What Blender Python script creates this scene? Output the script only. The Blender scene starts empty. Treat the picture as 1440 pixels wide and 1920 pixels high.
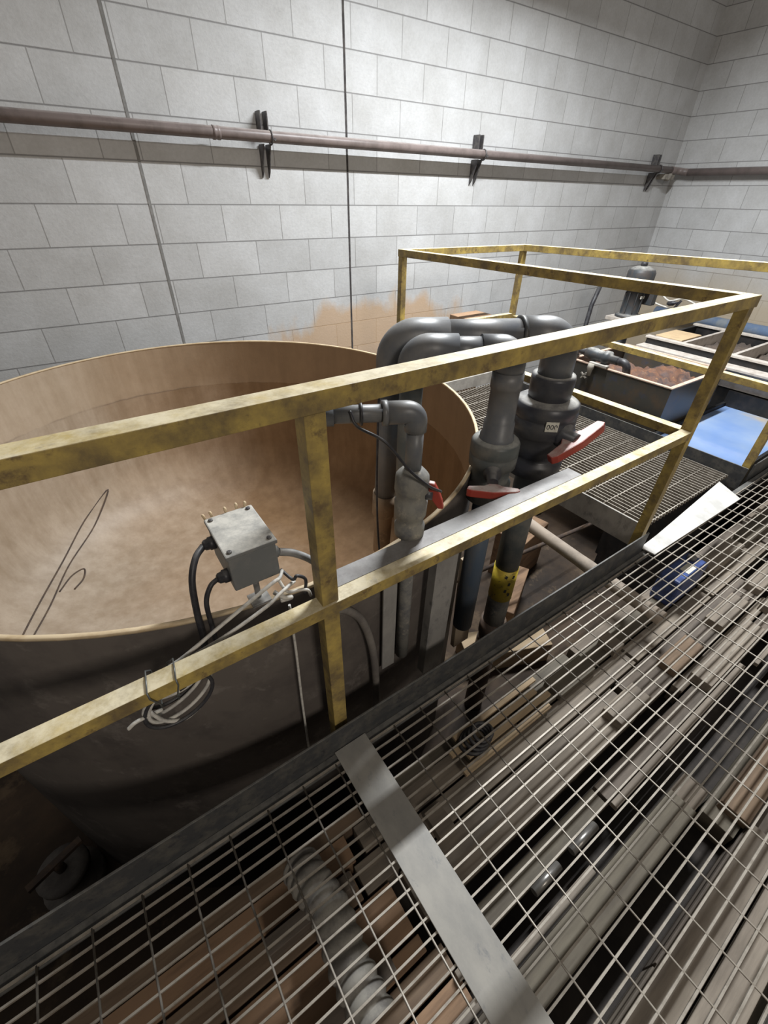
import bpy, bmesh, math, random
from mathutils import Vector, Matrix
random.seed(7)
sc = bpy.context.scene
COL = sc.collection
H = 1.34                       # eye height above the grating (grating top is z = 0)
V = Vector

# ------------------------------------------------------------------ materials
def newmat(name):
    m = bpy.data.materials.new(name); m.use_nodes = True
    nt = m.node_tree; b = nt.nodes['Principled BSDF']
    return m, nt, b
def N(nt, typ, **kw):
    n = nt.nodes.new(typ)
    for k, v in kw.items():
        if k.startswith('i_'):
            key = k[2:]
            key = int(key) if key.isdigit() else key
            n.inputs[key].default_value = v
        else: setattr(n, k, v)
    return n
def L(nt, a, ao, b, bi): nt.links.new(a.outputs[ao], b.inputs[bi])
def ramp(nt, src, so, stops):
    r = nt.nodes.new('ShaderNodeValToRGB')
    e = r.color_ramp.elements
    while len(e) < len(stops): e.new(.5)
    for i, (p, c) in enumerate(stops):
        e[i].position = p; e[i].color = (*c, 1) if len(c) == 3 else c
    L(nt, src, so, r, 0); return r
def mixc(nt, fac, a, b, mode='MIX'):
    n = nt.nodes.new('ShaderNodeMix'); n.data_type = 'RGBA'; n.blend_type = mode
    for idx, v in ((0, fac), (6, a), (7, b)):
        if isinstance(v, tuple) and len(v) == 2 and hasattr(v[0], 'outputs'): L(nt, v[0], v[1], n, idx)
        elif isinstance(v, (int, float)): n.inputs[idx].default_value = v
        else: n.inputs[idx].default_value = (*v, 1)
    return n
def math_(nt, op, a, b=None, c=None, clamp=False):
    n = nt.nodes.new('ShaderNodeMath'); n.operation = op; n.use_clamp = clamp
    for i, v in enumerate((a, b, c)):
        if v is None: continue
        if isinstance(v, tuple): L(nt, v[0], v[1], n, i)
        else: n.inputs[i].default_value = v
    return n
def coords(nt, scale=1.0, stretch=None):
    tc = nt.nodes.new('ShaderNodeTexCoord')
    mp = nt.nodes.new('ShaderNodeMapping')
    s = stretch or (1, 1, 1)
    mp.inputs['Scale'].default_value = (s[0]*scale, s[1]*scale, s[2]*scale)
    L(nt, tc, 'Object', mp, 0); return tc, mp
def dirty(name, base, dirt, rough=.6, metal=0., scale=9., lo=.45, hi=.62, dust=None, dustamt=.6, stretch=None, bump=.15, spec=.4, third=None, seed=0.):
    """paint or metal with blotchy dirt, and dust lying on faces that look up"""
    m, nt, b = newmat(name)
    tc, mp = coords(nt, 1, stretch)
    mp.inputs['Location'].default_value = (seed, seed*.7, seed*.3)
    n1 = N(nt, 'ShaderNodeTexNoise', i_Scale=scale, i_Detail=8., i_Roughness=.68)
    L(nt, mp, 0, n1, 'Vector')
    f = ramp(nt, n1, 0, [(lo, (0, 0, 0)), (hi, (1, 1, 1))])
    c = mixc(nt, (f, 0), base, dirt)
    last = (c, 2)
    if third:
        n3 = N(nt, 'ShaderNodeTexNoise', i_Scale=scale*2.3, i_Detail=6., i_Roughness=.7)
        L(nt, mp, 0, n3, 'Vector')
        f3 = ramp(nt, n3, 0, [(.56, (0, 0, 0)), (.68, (1, 1, 1))])
        last = (mixc(nt, (f3, 0), last, third), 2)
    if dust:
        g = N(nt, 'ShaderNodeNewGeometry'); sx = N(nt, 'ShaderNodeSeparateXYZ'); L(nt, g, 'Normal', sx, 0)
        up = math_(nt, 'MULTIPLY_ADD', (sx, 2), 2.5, -1.5, clamp=True)
        n2 = N(nt, 'ShaderNodeTexNoise', i_Scale=scale*1.7, i_Detail=7., i_Roughness=.7); L(nt, mp, 0, n2, 'Vector')
        f2 = ramp(nt, n2, 0, [(.30, (.15, .15, .15)), (.6, (1, 1, 1))])
        a = math_(nt, 'MULTIPLY', (up, 0), (f2, 0)); a2 = math_(nt, 'MULTIPLY', (a, 0), dustamt)
        last = (mixc(nt, (a2, 0), last, dust), 2)
    nt.links.new(last[0].outputs[last[1]], b.inputs['Base Color'])
    b.inputs['Roughness'].default_value = rough; b.inputs['Metallic'].default_value = metal
    b.inputs['Specular IOR Level'].default_value = spec
    if bump:
        bp = N(nt, 'ShaderNodeBump', i_Strength=bump, i_Distance=.004); L(nt, n1, 0, bp, 'Height'); L(nt, bp, 0, b, 'Normal')
    return m

def wall_mat(name, axis, c, cleft=None, stain=True):
    m, nt, b = newmat(name)
    tc = N(nt, 'ShaderNodeTexCoord'); s = N(nt, 'ShaderNodeSeparateXYZ'); L(nt, tc, 'Object', s, 0)
    hor = (s, axis); ver = (s, 2)
    if cleft is not None:
        lt = math_(nt, 'LESS_THAN', hor, .631); off = math_(nt, 'MULTIPLY_ADD', (lt, 0), cleft, c)
        x = math_(nt, 'ADD', hor, (off, 0))
    else: x = math_(nt, 'ADD', hor, c)
    z = math_(nt, 'ADD', ver, -1.278 + .204*10)
    cb = N(nt, 'ShaderNodeCombineXYZ'); L(nt, x, 0, cb, 0); L(nt, z, 0, cb, 1)
    br = N(nt, 'ShaderNodeTexBrick', i_Scale=1.)
    br.offset = .5; br.offset_frequency = 2
    for k, v in (('Brick Width', .402), ('Row Height', .204), ('Mortar Size', .0035), ('Mortar Smooth', .35)): br.inputs[k].default_value = v
    br.inputs['Color1'].default_value = (.56, .56, .56, 1); br.inputs['Color2'].default_value = (.64, .64, .64, 1); br.inputs['Mortar'].default_value = (.37, .365, .36, 1)
    L(nt, cb, 0, br, 'Vector')
    # bed joints read stronger than the head joints
    d = math_(nt, 'DIVIDE', (z, 0), .204); fr = math_(nt, 'FRACT', (d, 0)); ab = math_(nt, 'SUBTRACT', (fr, 0), .5); ab2 = math_(nt, 'ABSOLUTE', (ab, 0))
    jn = math_(nt, 'MULTIPLY_ADD', (ab2, 0), 30., -14.15, clamp=True)
    nz = N(nt, 'ShaderNodeTexNoise', i_Scale=3.5, i_Detail=9., i_Roughness=.65); L(nt, tc, 'Object', nz, 'Vector')
    nf = N(nt, 'ShaderNodeTexNoise', i_Scale=55., i_Detail=4., i_Roughness=.7); L(nt, tc, 'Object', nf, 'Vector')
    r1 = ramp(nt, nz, 0, [(.3, (.80, .79, .77)), (.7, (1, 1, 1))])
    r2 = ramp(nt, nf, 0, [(.3, (.90, .90, .90)), (.62, (1, 1, 1))])
    c1 = mixc(nt, 1., (br, 'Color'), (r1, 0), 'MULTIPLY'); c2 = mixc(nt, 1., (c1, 2), (r2, 0), 'MULTIPLY')
    jm = math_(nt, 'MULTIPLY', (jn, 0), .9)
    c3 = mixc(nt, (jm, 0), (c2, 2), (.20, .195, .195)); last = (c3, 2)
    # dirt near the base of the wall
    if stain:
        n4 = N(nt, 'ShaderNodeTexNoise', i_Scale=2.2, i_Detail=8., i_Roughness=.6); 
        mp = N(nt, 'ShaderNodeMapping'); mp.inputs['Scale'].default_value = (1.6, 1.6, .8); L(nt, tc, 'Object', mp, 0); L(nt, mp, 0, n4, 'Vector')
        if axis == 0:
            xa = math_(nt, 'SUBTRACT', hor, 2.25); xb = math_(nt, 'ABSOLUTE', (xa, 0)); xm = math_(nt, 'MULTIPLY_ADD', (xb, 0), -1.1, 1.55, clamp=True)
            zm = math_(nt, 'MULTIPLY_ADD', ver, -1.8, 1.45, clamp=True)
            p = math_(nt, 'MULTIPLY', (xm, 0), (zm, 0)); q = math_(nt, 'ADD', (p, 0), (n4, 0)); 
            f = ramp(nt, q, 0, [(.80, (0, 0, 0)), (1.05, (.75, .75, .75))])
            c4 = mixc(nt, (f, 0), last, (.55, .36, .20)); last = (c4, 2)
        else:
            zm = math_(nt, 'MULTIPLY_ADD', ver, -1.5, 1.3, clamp=True); q = math_(nt, 'MULTIPLY_ADD', (n4, 0), .5, (zm, 0))
            f = ramp(nt, q, 0, [(.35, (0, 0, 0)), (1.0, (.8, .8, .8))])
            c4 = mixc(nt, (f, 0), last, (.50, .40, .27)); last = (c4, 2)
    nt.links.new(last[0].outputs[last[1]], b.inputs['Base Color'])
    b.inputs['Roughness'].default_value = .55; b.inputs['Specular IOR Level'].default_value = .35
    h = math_(nt, 'MULTIPLY_ADD', (br, 'Fac'), -1., (nf, 0))
    bp = N(nt, 'ShaderNodeBump', i_Strength=.35, i_Distance=.004); L(nt, h, 0, bp, 'Height'); L(nt, bp, 0, b, 'Normal')
    return m

M = {}
M['wall_b'] = wall_mat('painted_block_back', 0, .15, .201)
M['wall_r'] = wall_mat('painted_block_right', 1, .05)
M['yellow'] = dirty('yellow_paint', (.50, .36, .095), (.18, .13, .06), rough=.5, scale=11, lo=.34, hi=.62, dust=(.74, .655, .47), dustamt=.85, third=(.15, .10, .05))
M['galv'] = dirty('shaded_galvanised', (.20, .195, .19), (.14, .13, .125), rough=.55, metal=.2, scale=14, dust=(.32, .30, .28), dustamt=.4)  # dirty steel tone, darkened further to stand in for the valve shadow
M['black_steel'] = dirty('black_steel', (.055, .056, .058), (.10, .095, .085), rough=.55, metal=.2, scale=16, dust=(.22, .21, .19), dustamt=.7, third=(.035, .035, .04))
M['grate'] = dirty('grating_steel', (.35, .31, .262), (.20, .17, .135), rough=.5, metal=.35, scale=22, dust=(.46, .415, .35), dustamt=.6)
M['strip'] = dirty('flat_bar_steel', (.34, .32, .285), (.20, .195, .185), rough=.5, metal=.2, scale=6, lo=.4, hi=.7, third=(.15, .155, .165), stretch=(1, .55, 1), bump=.1)
M['plate'] = dirty('dusty_plate', (.52, .50, .47), (.40, .385, .36), rough=.7, scale=7, bump=.1)
M['pvc'] = dirty('grey_pvc', (.115, .12, .13), (.16, .155, .15), rough=.42, scale=7, dust=(.30, .29, .275), dustamt=.8, bump=.03)
M['pvc_dark'] = dirty('dark_pvc', (.042, .043, .052), (.075, .072, .072), rough=.38, scale=7, dust=(.48, .46, .42), dustamt=.9, bump=.03)
M['pvc_green'] = dirty('grey_green_pvc', (.085, .095, .095), (.15, .145, .13), rough=.42, scale=8, dust=(.50, .49, .45), dustamt=.9, bump=.03)
M['pvc_blue'] = dirty('blue_grey_pvc', (.075, .10, .135), (.12, .12, .12), rough=.45, scale=6, stretch=(1, 1, .3), bump=.03)
M['pvc_dusty'] = dirty('dust_caked_pvc', (.22, .21, .185), (.115, .115, .12), rough=.8, scale=14, third=(.33, .30, .25), bump=.2)
M['pvc_tan'] = dirty('tan_crusted_pvc', (.28, .20, .13), (.19, .14, .095), rough=.75, scale=9, third=(.36, .27, .18))
M['red'] = dirty('red_handle', (.34, .045, .03), (.24, .05, .035), rough=.4, scale=12, dust=(.60, .53, .49), dustamt=.95, bump=.02)
M['label_yellow'] = dirty('yellow_band', (.62, .47, .045), (.50, .36, .05), rough=.5, scale=20, third=(.16, .11, .04))
M['paper'] = dirty('white_sticker', (.62, .60, .52), (.5, .48, .42), rough=.6, scale=60, bump=0)
M['ink'] = dirty('ink', (.04, .04, .045), (.06, .06, .06), rough=.6, bump=0)
M['pipe_paint'] = dirty('brown_painted_pipe', (.20, .16, .148), (.15, .12, .11), rough=.4, scale=9, dust=(.42, .37, .345), dustamt=.85, bump=.03)
M['hanger'] = dirty('hanger_steel', (.085, .08, .085), (.15, .14, .13), rough=.5, metal=.4, scale=30)
M['joint'] = dirty('joint_sealant', (.20, .195, .185), (.27, .26, .25), rough=.8, scale=20)
M['joint_dark'] = dirty('open_joint', (.045, .04, .04), (.09, .08, .075), rough=.9, scale=20)
M['fitting'] = dirty('dusty_fitting', (.34, .31, .26), (.22, .20, .18), rough=.8, scale=25)
M['box'] = dirty('grey_enclosure', (.15, .155, .155), (.20, .195, .185), rough=.55, scale=12, dust=(.56, .53, .47), dustamt=.95, bump=.04)
M['cable_black'] = dirty('black_cable', (.025, .024, .028), (.05, .048, .05), rough=.45, scale=30, dust=(.2, .19, .18), dustamt=.5, bump=0)
M['cable_white'] = dirty('grey_white_cable', (.62, .59, .53), (.42, .40, .37), rough=.55, scale=40, bump=0)
M['cable_brown'] = dirty('dusty_hose', (.13, .115, .105), (.19, .17, .15), rough=.6, scale=14, bump=.05)
M['conduit'] = dirty('grey_conduit', (.26, .255, .25), (.18, .175, .17), rough=.5, scale=18, dust=(.6, .58, .54), dustamt=.8, bump=.03)
M['wire'] = dirty('tie_wire', (.15, .155, .15), (.2, .2, .18), rough=.4, metal=.5, bump=0)
M['rim'] = dirty('cream_rim', (.62, .49, .32), (.50, .37, .22), rough=.6, scale=12)
M['tank_out'] = dirty('tank_outside', (.135, .115, .10), (.095, .08, .072), rough=.75, scale=4.5, third=(.19, .165, .145), bump=.1)
M['rust_out'] = dirty('stained_hopper', (.055, .052, .045), (.085, .062, .042), rough=.35, scale=5, third=(.05, .055, .075), spec=.5)
M['rust_rim'] = dirty('peach_edge', (.60, .44, .34), (.48, .33, .25), rough=.6, scale=20)
M['sludge'] = dirty('rusty_sludge', (.17, .08, .045), (.06, .045, .045), rough=.7, scale=9, lo=.38, hi=.62, third=(.27, .145, .075), bump=.9)
M['sediment'] = dirty('dark_sediment', (.09, .07, .058), (.14, .105, .08), rough=.8, scale=14, third=(.05, .04, .035), bump=.8)
M['tanbox'] = dirty('tan_panel', (.55, .40, .235), (.46, .33, .20), rough=.7, scale=8, bump=.05)
M['light_edge'] = dirty('light_frame', (.52, .47, .42), (.40, .35, .30), rough=.6, scale=16)
M['dark_frame'] = dirty('dark_frame', (.012, .012, .013), (.025, .021, .019), rough=.55, scale=12)
M['bluegrey'] = dirty('blue_pipe', (.16, .23, .36), (.30, .33, .36), rough=.5, scale=5, bump=.03)
M['motor'] = dirty('dark_motor', (.045, .05, .055), (.07, .06, .055), rough=.5, scale=14, dust=(.52, .50, .46), dustamt=.9)
M['plank'] = dirty('pale_plank', (.45, .355, .25), (.33, .265, .20), rough=.8, scale=6, stretch=(1, 1, .3))
M['grey_plank'] = dirty('pale_grey_board', (.42, .39, .35), (.30, .28, .25), rough=.8, scale=8)
M['steel_grey'] = dirty('grey_channel', (.30, .285, .265), (.20, .19, .18), rough=.6, metal=.1, scale=7, third=(.145, .14, .14), stretch=(1, 1, .5))
M['insul'] = dirty('wrapped_pipe', (.40, .33, .265), (.30, .25, .205), rough=.85, scale=12, bump=.25)
M['rod'] = dirty('rusty_rod', (.075, .055, .045), (.13, .085, .055), rough=.7, scale=20)
M['floor'] = dirty('pit_floor', (.10, .066, .042), (.035, .027, .022), rough=.85, scale=1.7, lo=.35, hi=.65, third=(.15, .105, .065), bump=.3)
M['pad'] = dirty('dark_pad', (.035, .03, .027), (.06, .05, .043), rough=.9, scale=5)
M['hose_rib'] = dirty('ribbed_hose', (.28, .26, .225), (.17, .155, .14), rough=.75, scale=16, bump=.1)
M['blue_plastic'] = dirty('blue_plastic', (.05, .085, .24), (.035, .05, .13), rough=.4, scale=14)
WOODS = [((.205, .18, .155), (.12, .105, .09)), ((.25, .225, .195), (.15, .135, .12)), ((.165, .145, .13), (.09, .08, .072)), ((.29, .265, .235), (.19, .17, .15)),
         ((.22, .165, .12), (.13, .095, .07)), ((.155, .145, .12), (.10, .09, .075))]
WOODS = [((a[0]*1.06, a[1]*.98, a[2]*.88), (c[0]*.95, c[1]*.88, c[2]*.8)) for a, c in WOODS]
for i, (a, c) in enumerate(WOODS):
    M['wood%d' % i] = dirty('weathered_board_%d' % i, a, c, rough=.75, scale=9, stretch=(.25, 2.2, 2.2), lo=.38, hi=.66, bump=.2, seed=i*3.1)
M['wood_tan'] = dirty('tan_lumber', (.52, .39, .245), (.40, .29, .18), rough=.75, scale=8, stretch=(.3, 2, 2))
M['wood_rust'] = dirty('rusty_brown_board', (.32, .20, .12), (.20, .125, .08), rough=.8, scale=8, stretch=(.3, 2, 2))
M['steel_tube'] = dirty('steel_tube', (.30, .285, .265), (.18, .165, .15), rough=.35, metal=.6, scale=12, stretch=(.3, 2, 2))
# tank liner: tan dusty laminate, browner on one side, with run marks
def liner():
    m, nt, b = newmat('tank_liner')
    tc = N(nt, 'ShaderNodeTexCoord'); s = N(nt, 'ShaderNodeSeparateXYZ'); L(nt, tc, 'Object', s, 0)
    n1 = N(nt, 'ShaderNodeTexNoise', i_Scale=1.5, i_Detail=9., i_Roughness=.6, i_Distortion=.6); L(nt, tc, 'Object', n1, 'Vector')
    mp = N(nt, 'ShaderNodeMapping'); mp.inputs['Scale'].default_value = (9, 9, 1.1); L(nt, tc, 'Object', mp, 0)
    n2 = N(nt, 'ShaderNodeTexNoise', i_Scale=1.2, i_Detail=7., i_Roughness=.65); L(nt, mp, 0, n2, 'Vector')
    n3 = N(nt, 'ShaderNodeTexNoise', i_Scale=14., i_Detail=8., i_Roughness=.7); L(nt, tc, 'Object', n3, 'Vector')
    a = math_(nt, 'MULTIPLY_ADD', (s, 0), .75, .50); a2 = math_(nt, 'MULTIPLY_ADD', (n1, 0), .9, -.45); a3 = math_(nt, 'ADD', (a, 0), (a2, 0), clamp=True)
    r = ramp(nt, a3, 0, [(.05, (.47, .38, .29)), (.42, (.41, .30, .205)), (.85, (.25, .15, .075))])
    rs = ramp(nt, n2, 0, [(.36, (.74, .70, .64)), (.62, (1, 1, 1))]); c1 = mixc(nt, .8, (r, 0), (rs, 0), 'MULTIPLY')
    r3 = ramp(nt, n3, 0, [(.35, (.86, .84, .82)), (.6, (1, 1, 1))]); c2 = mixc(nt, .8, (c1, 2), (r3, 0), 'MULTIPLY')
    # old liquid line below the rim
    zz = math_(nt, 'MULTIPLY_ADD', (n3, 0), .02, (s, 2)); z0 = math_(nt, 'SUBTRACT', (zz, 0), -.262); z1 = math_(nt, 'ABSOLUTE', (z0, 0)); z2 = math_(nt, 'MULTIPLY_ADD', (z1, 0), -130., 1., clamp=True)
    gate = ramp(nt, n1, 0, [(.42, (0, 0, 0)), (.56, (.55, .55, .55))]); z3 = math_(nt, 'MULTIPLY', (z2, 0), (gate, 0))
    c3 = mixc(nt, (z3, 0), (c2, 2), (.12, .085, .065))
    # band of lighter residue above the line
    lt = math_(nt, 'GREATER_THAN', (zz, 0), -.262); lt2 = math_(nt, 'MULTIPLY', (lt, 0), .18); c4 = mixc(nt, (lt2, 0), (c3, 2), (.60, .46, .32))
    nt.links.new(c4.outputs[2], b.inputs['Base Color'])
    b.inputs['Roughness'].default_value = .5; b.inputs['Specular IOR Level'].default_value = .4
    bp = N(nt, 'ShaderNodeBump', i_Strength=.12, i_Distance=.01); L(nt, n3, 0, bp, 'Height'); L(nt, bp, 0, b, 'Normal')
    return m
M['liner'] = liner()
def water():
    m, nt, b = newmat('tank_water')
    b.inputs['Base Color'].default_value = (.19, .29, .50, 1); b.inputs['Roughness'].default_value = .06
    b.inputs['IOR'].default_value = 1.33; b.inputs['Specular IOR Level'].default_value = .9
    tc, mp = coords(nt); n = N(nt, 'ShaderNodeTexNoise', i_Scale=3., i_Detail=3.); L(nt, mp, 0, n, 'Vector')
    r = ramp(nt, n, 0, [(.35, (.17, .27, .50)), (.6, (.24, .33, .50)), (.78, (.42, .37, .30))]); L(nt, r, 0, b, 'Base Color')
    bp = N(nt, 'ShaderNodeBump', i_Strength=.05, i_Distance=.01); L(nt, n, 0, bp, 'Height'); L(nt, bp, 0, b, 'Normal')
    return m
M['water'] = water()

# ------------------------------------------------------------------ mesh helpers
class MB:
    def __init__(self): self.bm = bmesh.new()
    def box(self, lo, hi, rot=None, piv=None):
        r = bmesh.ops.create_cube(self.bm, size=1)
        lo, hi = V(lo), V(hi); c = (lo+hi)/2; d = hi-lo
        mat = Matrix.Translation(c) @ Matrix.Diagonal((d.x, d.y, d.z, 1))
        bmesh.ops.transform(self.bm, matrix=mat, verts=r['verts'])
        if rot is not None:
            p = V(piv) if piv is not None else c
            bmesh.ops.transform(self.bm, matrix=Matrix.Translation(p) @ rot.to_4x4() @ Matrix.Translation(-p), verts=r['verts'])
        return self
    def bar(self, a, b, w, h, up=(0, 0, 1)):
        """rectangular bar from a to b, w wide, h high"""
        a, b = V(a), V(b); t = (b-a).normalized(); u = V(up); s = t.cross(u).normalized(); u = s.cross(t).normalized()
        vs = []
        for p in (a, b):
            for i, j in ((-1, -1), (1, -1), (1, 1), (-1, 1)): vs.append(self.bm.verts.new(p + s*(i*w/2) + u*(j*h/2)))
        for f in ((0, 1, 2, 3), (7, 6, 5, 4), (0, 4, 5, 1), (1, 5, 6, 2), (2, 6, 7, 3), (3, 7, 4, 0)): self.bm.faces.new([vs[i] for i in f])
        return self
    def prism(self, pts, ext):
        """pts: list of 3D points of a planar outline, ext: extrusion vector"""
        e = V(ext); n = len(pts)
        a = [self.bm.verts.new(V(p)) for p in pts]; b = [self.bm.verts.new(V(p)+e) for p in pts]
        self.bm.faces.new(a[::-1]); self.bm.faces.new(b)
        for i in range(n): self.bm.faces.new([a[i], a[(i+1) % n], b[(i+1) % n], b[i]])
        return self
    def lsec(self, a, b, d1, l1, d2, l2, t=.005):
        """steel angle from a to b; legs of length l1 along d1 and l2 along d2, heel at the path"""
        a, b, d1, d2 = V(a), V(b), V(d1), V(d2)
        pts = [a, a+d1*l1, a+d1*l1+d2*t, a+d1*t+d2*t, a+d1*t+d2*l2, a+d2*l2]
        return self.prism(pts, b-a)
    def tube(self, path, r, seg=14, cap=True, closed=False, smooth=True):
        P = [V(p) for p in path]; n = len(P)
        rr = r if callable(r) else (lambda i: r)
        T = []
        for i in range(n):
            if closed: t = P[(i+1) % n]-P[i-1]
            else: t = P[min(i+1, n-1)]-P[max(i-1, 0)]
            T.append(t.normalized())
        ref = V((0, 0, 1)) if abs(T[0].z) < .9 else V((1, 0, 0))
        u = T[0].cross(ref).normalized(); rings = []
        for i in range(n):
            if i: 
                q = T[i-1].rotation_difference(T[i]); u = q @ u
            u = (u - T[i]*u.dot(T[i])).normalized(); v = T[i].cross(u)
            rings.append([self.bm.verts.new(P[i] + (u*math.cos(2*math.pi*k/seg)+v*math.sin(2*math.pi*k/seg))*rr(i)) for k in range(seg)])
        rng = range(n) if closed else range(n-1)
        for i in rng:
            A, B = rings[i], rings[(i+1) % n]
            for k in range(seg):
                f = self.bm.faces.new([A[k], A[(k+1) % seg], B[(k+1) % seg], B[k]]); f.smooth = smooth
        if cap and not closed: self.bm.faces.new(rings[0][::-1]); self.bm.faces.new(rings[-1])
        return self
    def lathe(self, a, axis, prof, seg=28, smooth=True, cap=True):
        """prof: list of (distance along axis, radius)"""
        a = V(a); ax = V(axis).normalized(); ref = V((0, 0, 1)) if abs(ax.z) < .9 else V((1, 0, 0))
        u = ax.cross(ref).normalized(); v = ax.cross(u); rings = []
        for d, r in prof: rings.append([self.bm.verts.new(a+ax*d+(u*math.cos(2*math.pi*k/seg)+v*math.sin(2*math.pi*k/seg))*r) for k in range(seg)])
        for i in range(len(rings)-1):
            A, B = rings[i], rings[i+1]
            for k in range(seg):
                f = self.bm.faces.new([A[k], A[(k+1) % seg], B[(k+1) % seg], B[k]]); f.smooth = smooth
        if cap: self.bm.faces.new(rings[0][::-1]); self.bm.faces.new(rings[-1])
        return self
    def build(self, name, mat, parent=None, bevel=0, kind=None):
        bmesh.ops.recalc_face_normals(self.bm, faces=self.bm.faces[:])
        me = bpy.data.meshes.new(name); 
        base = V((0, 0, 0))
        if parent is None and self.bm.verts:
            vs = [v.co for v in self.bm.verts]
            lo = V((min(c[i] for c in vs) for i in range(3))); hi = V((max(c[i] for c in vs) for i in range(3)))
            base = V(((lo.x+hi.x)/2, (lo.y+hi.y)/2, lo.z))
        elif parent is not None: base = V(parent.location) if parent.parent is None else V((0, 0, 0))
        if parent is not None:
            p = parent; base = V((0, 0, 0))
            while p is not None: base += V(p.location); p = p.parent
        if kind == 'structure': base = V((0, 0, 0))
        bmesh.ops.translate(self.bm, vec=-base, verts=self.bm.verts[:])
        self.bm.to_mesh(me); self.bm.free()
        o = bpy.data.objects.new(name, me); COL.objects.link(o)
        if parent is not None: o.parent = parent
        else: o.location = base
        me.materials.append(M[mat])
        if bevel:
            md = o.modifiers.new('bevel', 'BEVEL'); md.width = bevel; md.segments = 2; md.limit_method = 'ANGLE'; md.harden_normals = False
        if kind: o['kind'] = kind
        return o
def tag(o, label, cat, group=None, kind=None):
    o['label'] = label; o['category'] = cat
    if group: o['group'] = group
    if kind: o['kind'] = kind
    return o
def thing(name, loc, label, cat, group=None):
    o = bpy.data.objects.new(name, None); o.empty_display_size = .05; COL.objects.link(o); o.location = loc
    return tag(o, label, cat, group)
def copy_tree(o, parent=None):
    c = o.copy(); COL.objects.link(c)
    if parent is not None: c.parent = parent
    for ch in list(o.children): copy_tree(ch, c)
    return c
def fillet(pts, r, n=8):
    """polyline with rounded corners"""
    P = [V(p) for p in pts]; out = [P[0]]
    for i in range(1, len(P)-1):
        a = (P[i-1]-P[i]).normalized(); b = (P[i+1]-P[i]).normalized()
        ang = a.angle(b); d = r/math.tan(ang/2)
        d = min(d, (P[i-1]-P[i]).length*.49, (P[i+1]-P[i]).length*.49); r2 = d*math.tan(ang/2)
        c = P[i] + (a+b).normalized()*(r2/math.sin(ang/2))
        s = P[i]+a*d-c; e = P[i]+b*d-c; q = s.rotation_difference(e)
        for k in range(n+1):
            out.append(c + Matrix.Rotation(q.angle*k/n, 3, q.axis) @ s)
    out.append(P[-1]); return out
def smooth_path(pts, n=8):
    """Catmull-Rom through points"""
    P = [V(p) for p in pts]; P = [P[0]*2-P[1]] + P + [P[-1]*2-P[-2]]; out = []
    for i in range(1, len(P)-2):
        for k in range(n):
            t = k/n; a, b, c, d = P[i-1], P[i], P[i+1], P[i+2]
            out.append(.5*((2*b)+(c-a)*t+(2*a-5*b+4*c-d)*t*t+(3*b-a-3*c+d)*t**3))
    out.append(P[-2]); return out
def W(p): return V((p[0], p[1], p[2]+H))       # eye-relative heights to heights above the grating

# ------------------------------------------------------------------ the room
WY, WX = 3.42, 6.43
FZ = -1.25
MB().box((-3.6, WY, FZ), (WX+.3, WY+.2, 4.6)).build('wall_back', 'wall_b', kind='structure')
MB().box((WX, -4.2, FZ), (WX+.2, WY, 4.6)).build('wall_right', 'wall_r', kind='structure')
MB().box((-3.6, -4.2, FZ-.1), (WX+.2, WY+.2, FZ)).build('floor', 'floor', kind='structure')
MB().box((.624, WY-.003, FZ), (.640, WY+.01, 4.6)).build('trim_1', 'joint', kind='structure')
MB().box((2.002, WY-.003, FZ), (2.016, WY+.01, 4.6)).build('trim_2', 'joint_dark', kind='structure')

# pipe along the walls
t = thing('wall_pipe', (2., 3.33, 1.62), 'long brown painted pipe running along the block walls and turning the corner', 'pipe')
pz = 1.622
MB().tube([(-3.2, 3.33, pz+.006), (6.20, 3.33, pz)], .030, 18).build('back_run', 'pipe_paint', t)
MB().tube(fillet([(6.20, 3.33, pz), (6.35, 3.33, pz-.004), (6.35, 3.2, pz-.02)], .07), .034, 18).build('elbow', 'pipe_paint', t)
MB().tube([(6.35, 3.2, pz-.02), (6.35, -3.0, pz-.03)], .036, 18).build('side_run', 'pipe_paint', t)
MB().lathe((1.05, 3.33, pz+.003), (1, 0, 0), [(0, .030), (.001, .034), (.014, .034), (.02, .031), (.03, .034), (.043, .034), (.044, .030)], 18).build('coupling', 'pipe_paint', t)
for q, (bx, lab) in enumerate(((1.385, 'dark pipe hanger with two straps left of the black wall joint'), (3.225, 'dark pipe hanger right of the black wall joint, middle of the back wall'), (5.93, 'dark pipe hanger close to the room corner'))):
    h = thing('pipe_hanger', (bx, WY-.02, pz-.2), lab, 'bracket', 'hangers under the wall pipe')
    for s in (-.022, .022):
        MB().box((bx+s-.004, WY-.075, pz+.03), (bx+s+.004, WY-.004, pz+.125)).build('upper_strap', 'hanger', h, .002)
        MB().prism([(bx+s-.004, WY-.085, pz-.031), (bx+s-.004, WY-.004, pz-.031), (bx+s-.004, WY-.004, pz-.20), (bx+s-.004, WY-.03, pz-.17)], (.008, 0, 0)).build('lower_strap', 'hanger', h, .002)
    MB().tube([(bx+.024, 3.33+math.cos(a)*.034, pz+math.sin(a)*.034) for a in [2*math.pi*k/20 for k in range(20)]], .005, 8, closed=True).build('clamp', 'hanger', h)
    MB().lathe((bx+.04, WY-.125, pz-.01), (0, 1, 0), [(0, .008), (.012, .008), (.013, .005), (.03, .005)], 6, smooth=False).build('bolt', 'hanger', h)
w = MB().lathe((6.20, 3.345, pz-.10), (0, 0, 1), [(0, .02), (.02, .04), (.05, .045), (.07, .04)], 12)
w.box((6.10, 3.32, pz-.085), (6.30, WY-.002, pz-.037)).build('pipe_saddle', 'fitting', t)

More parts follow.
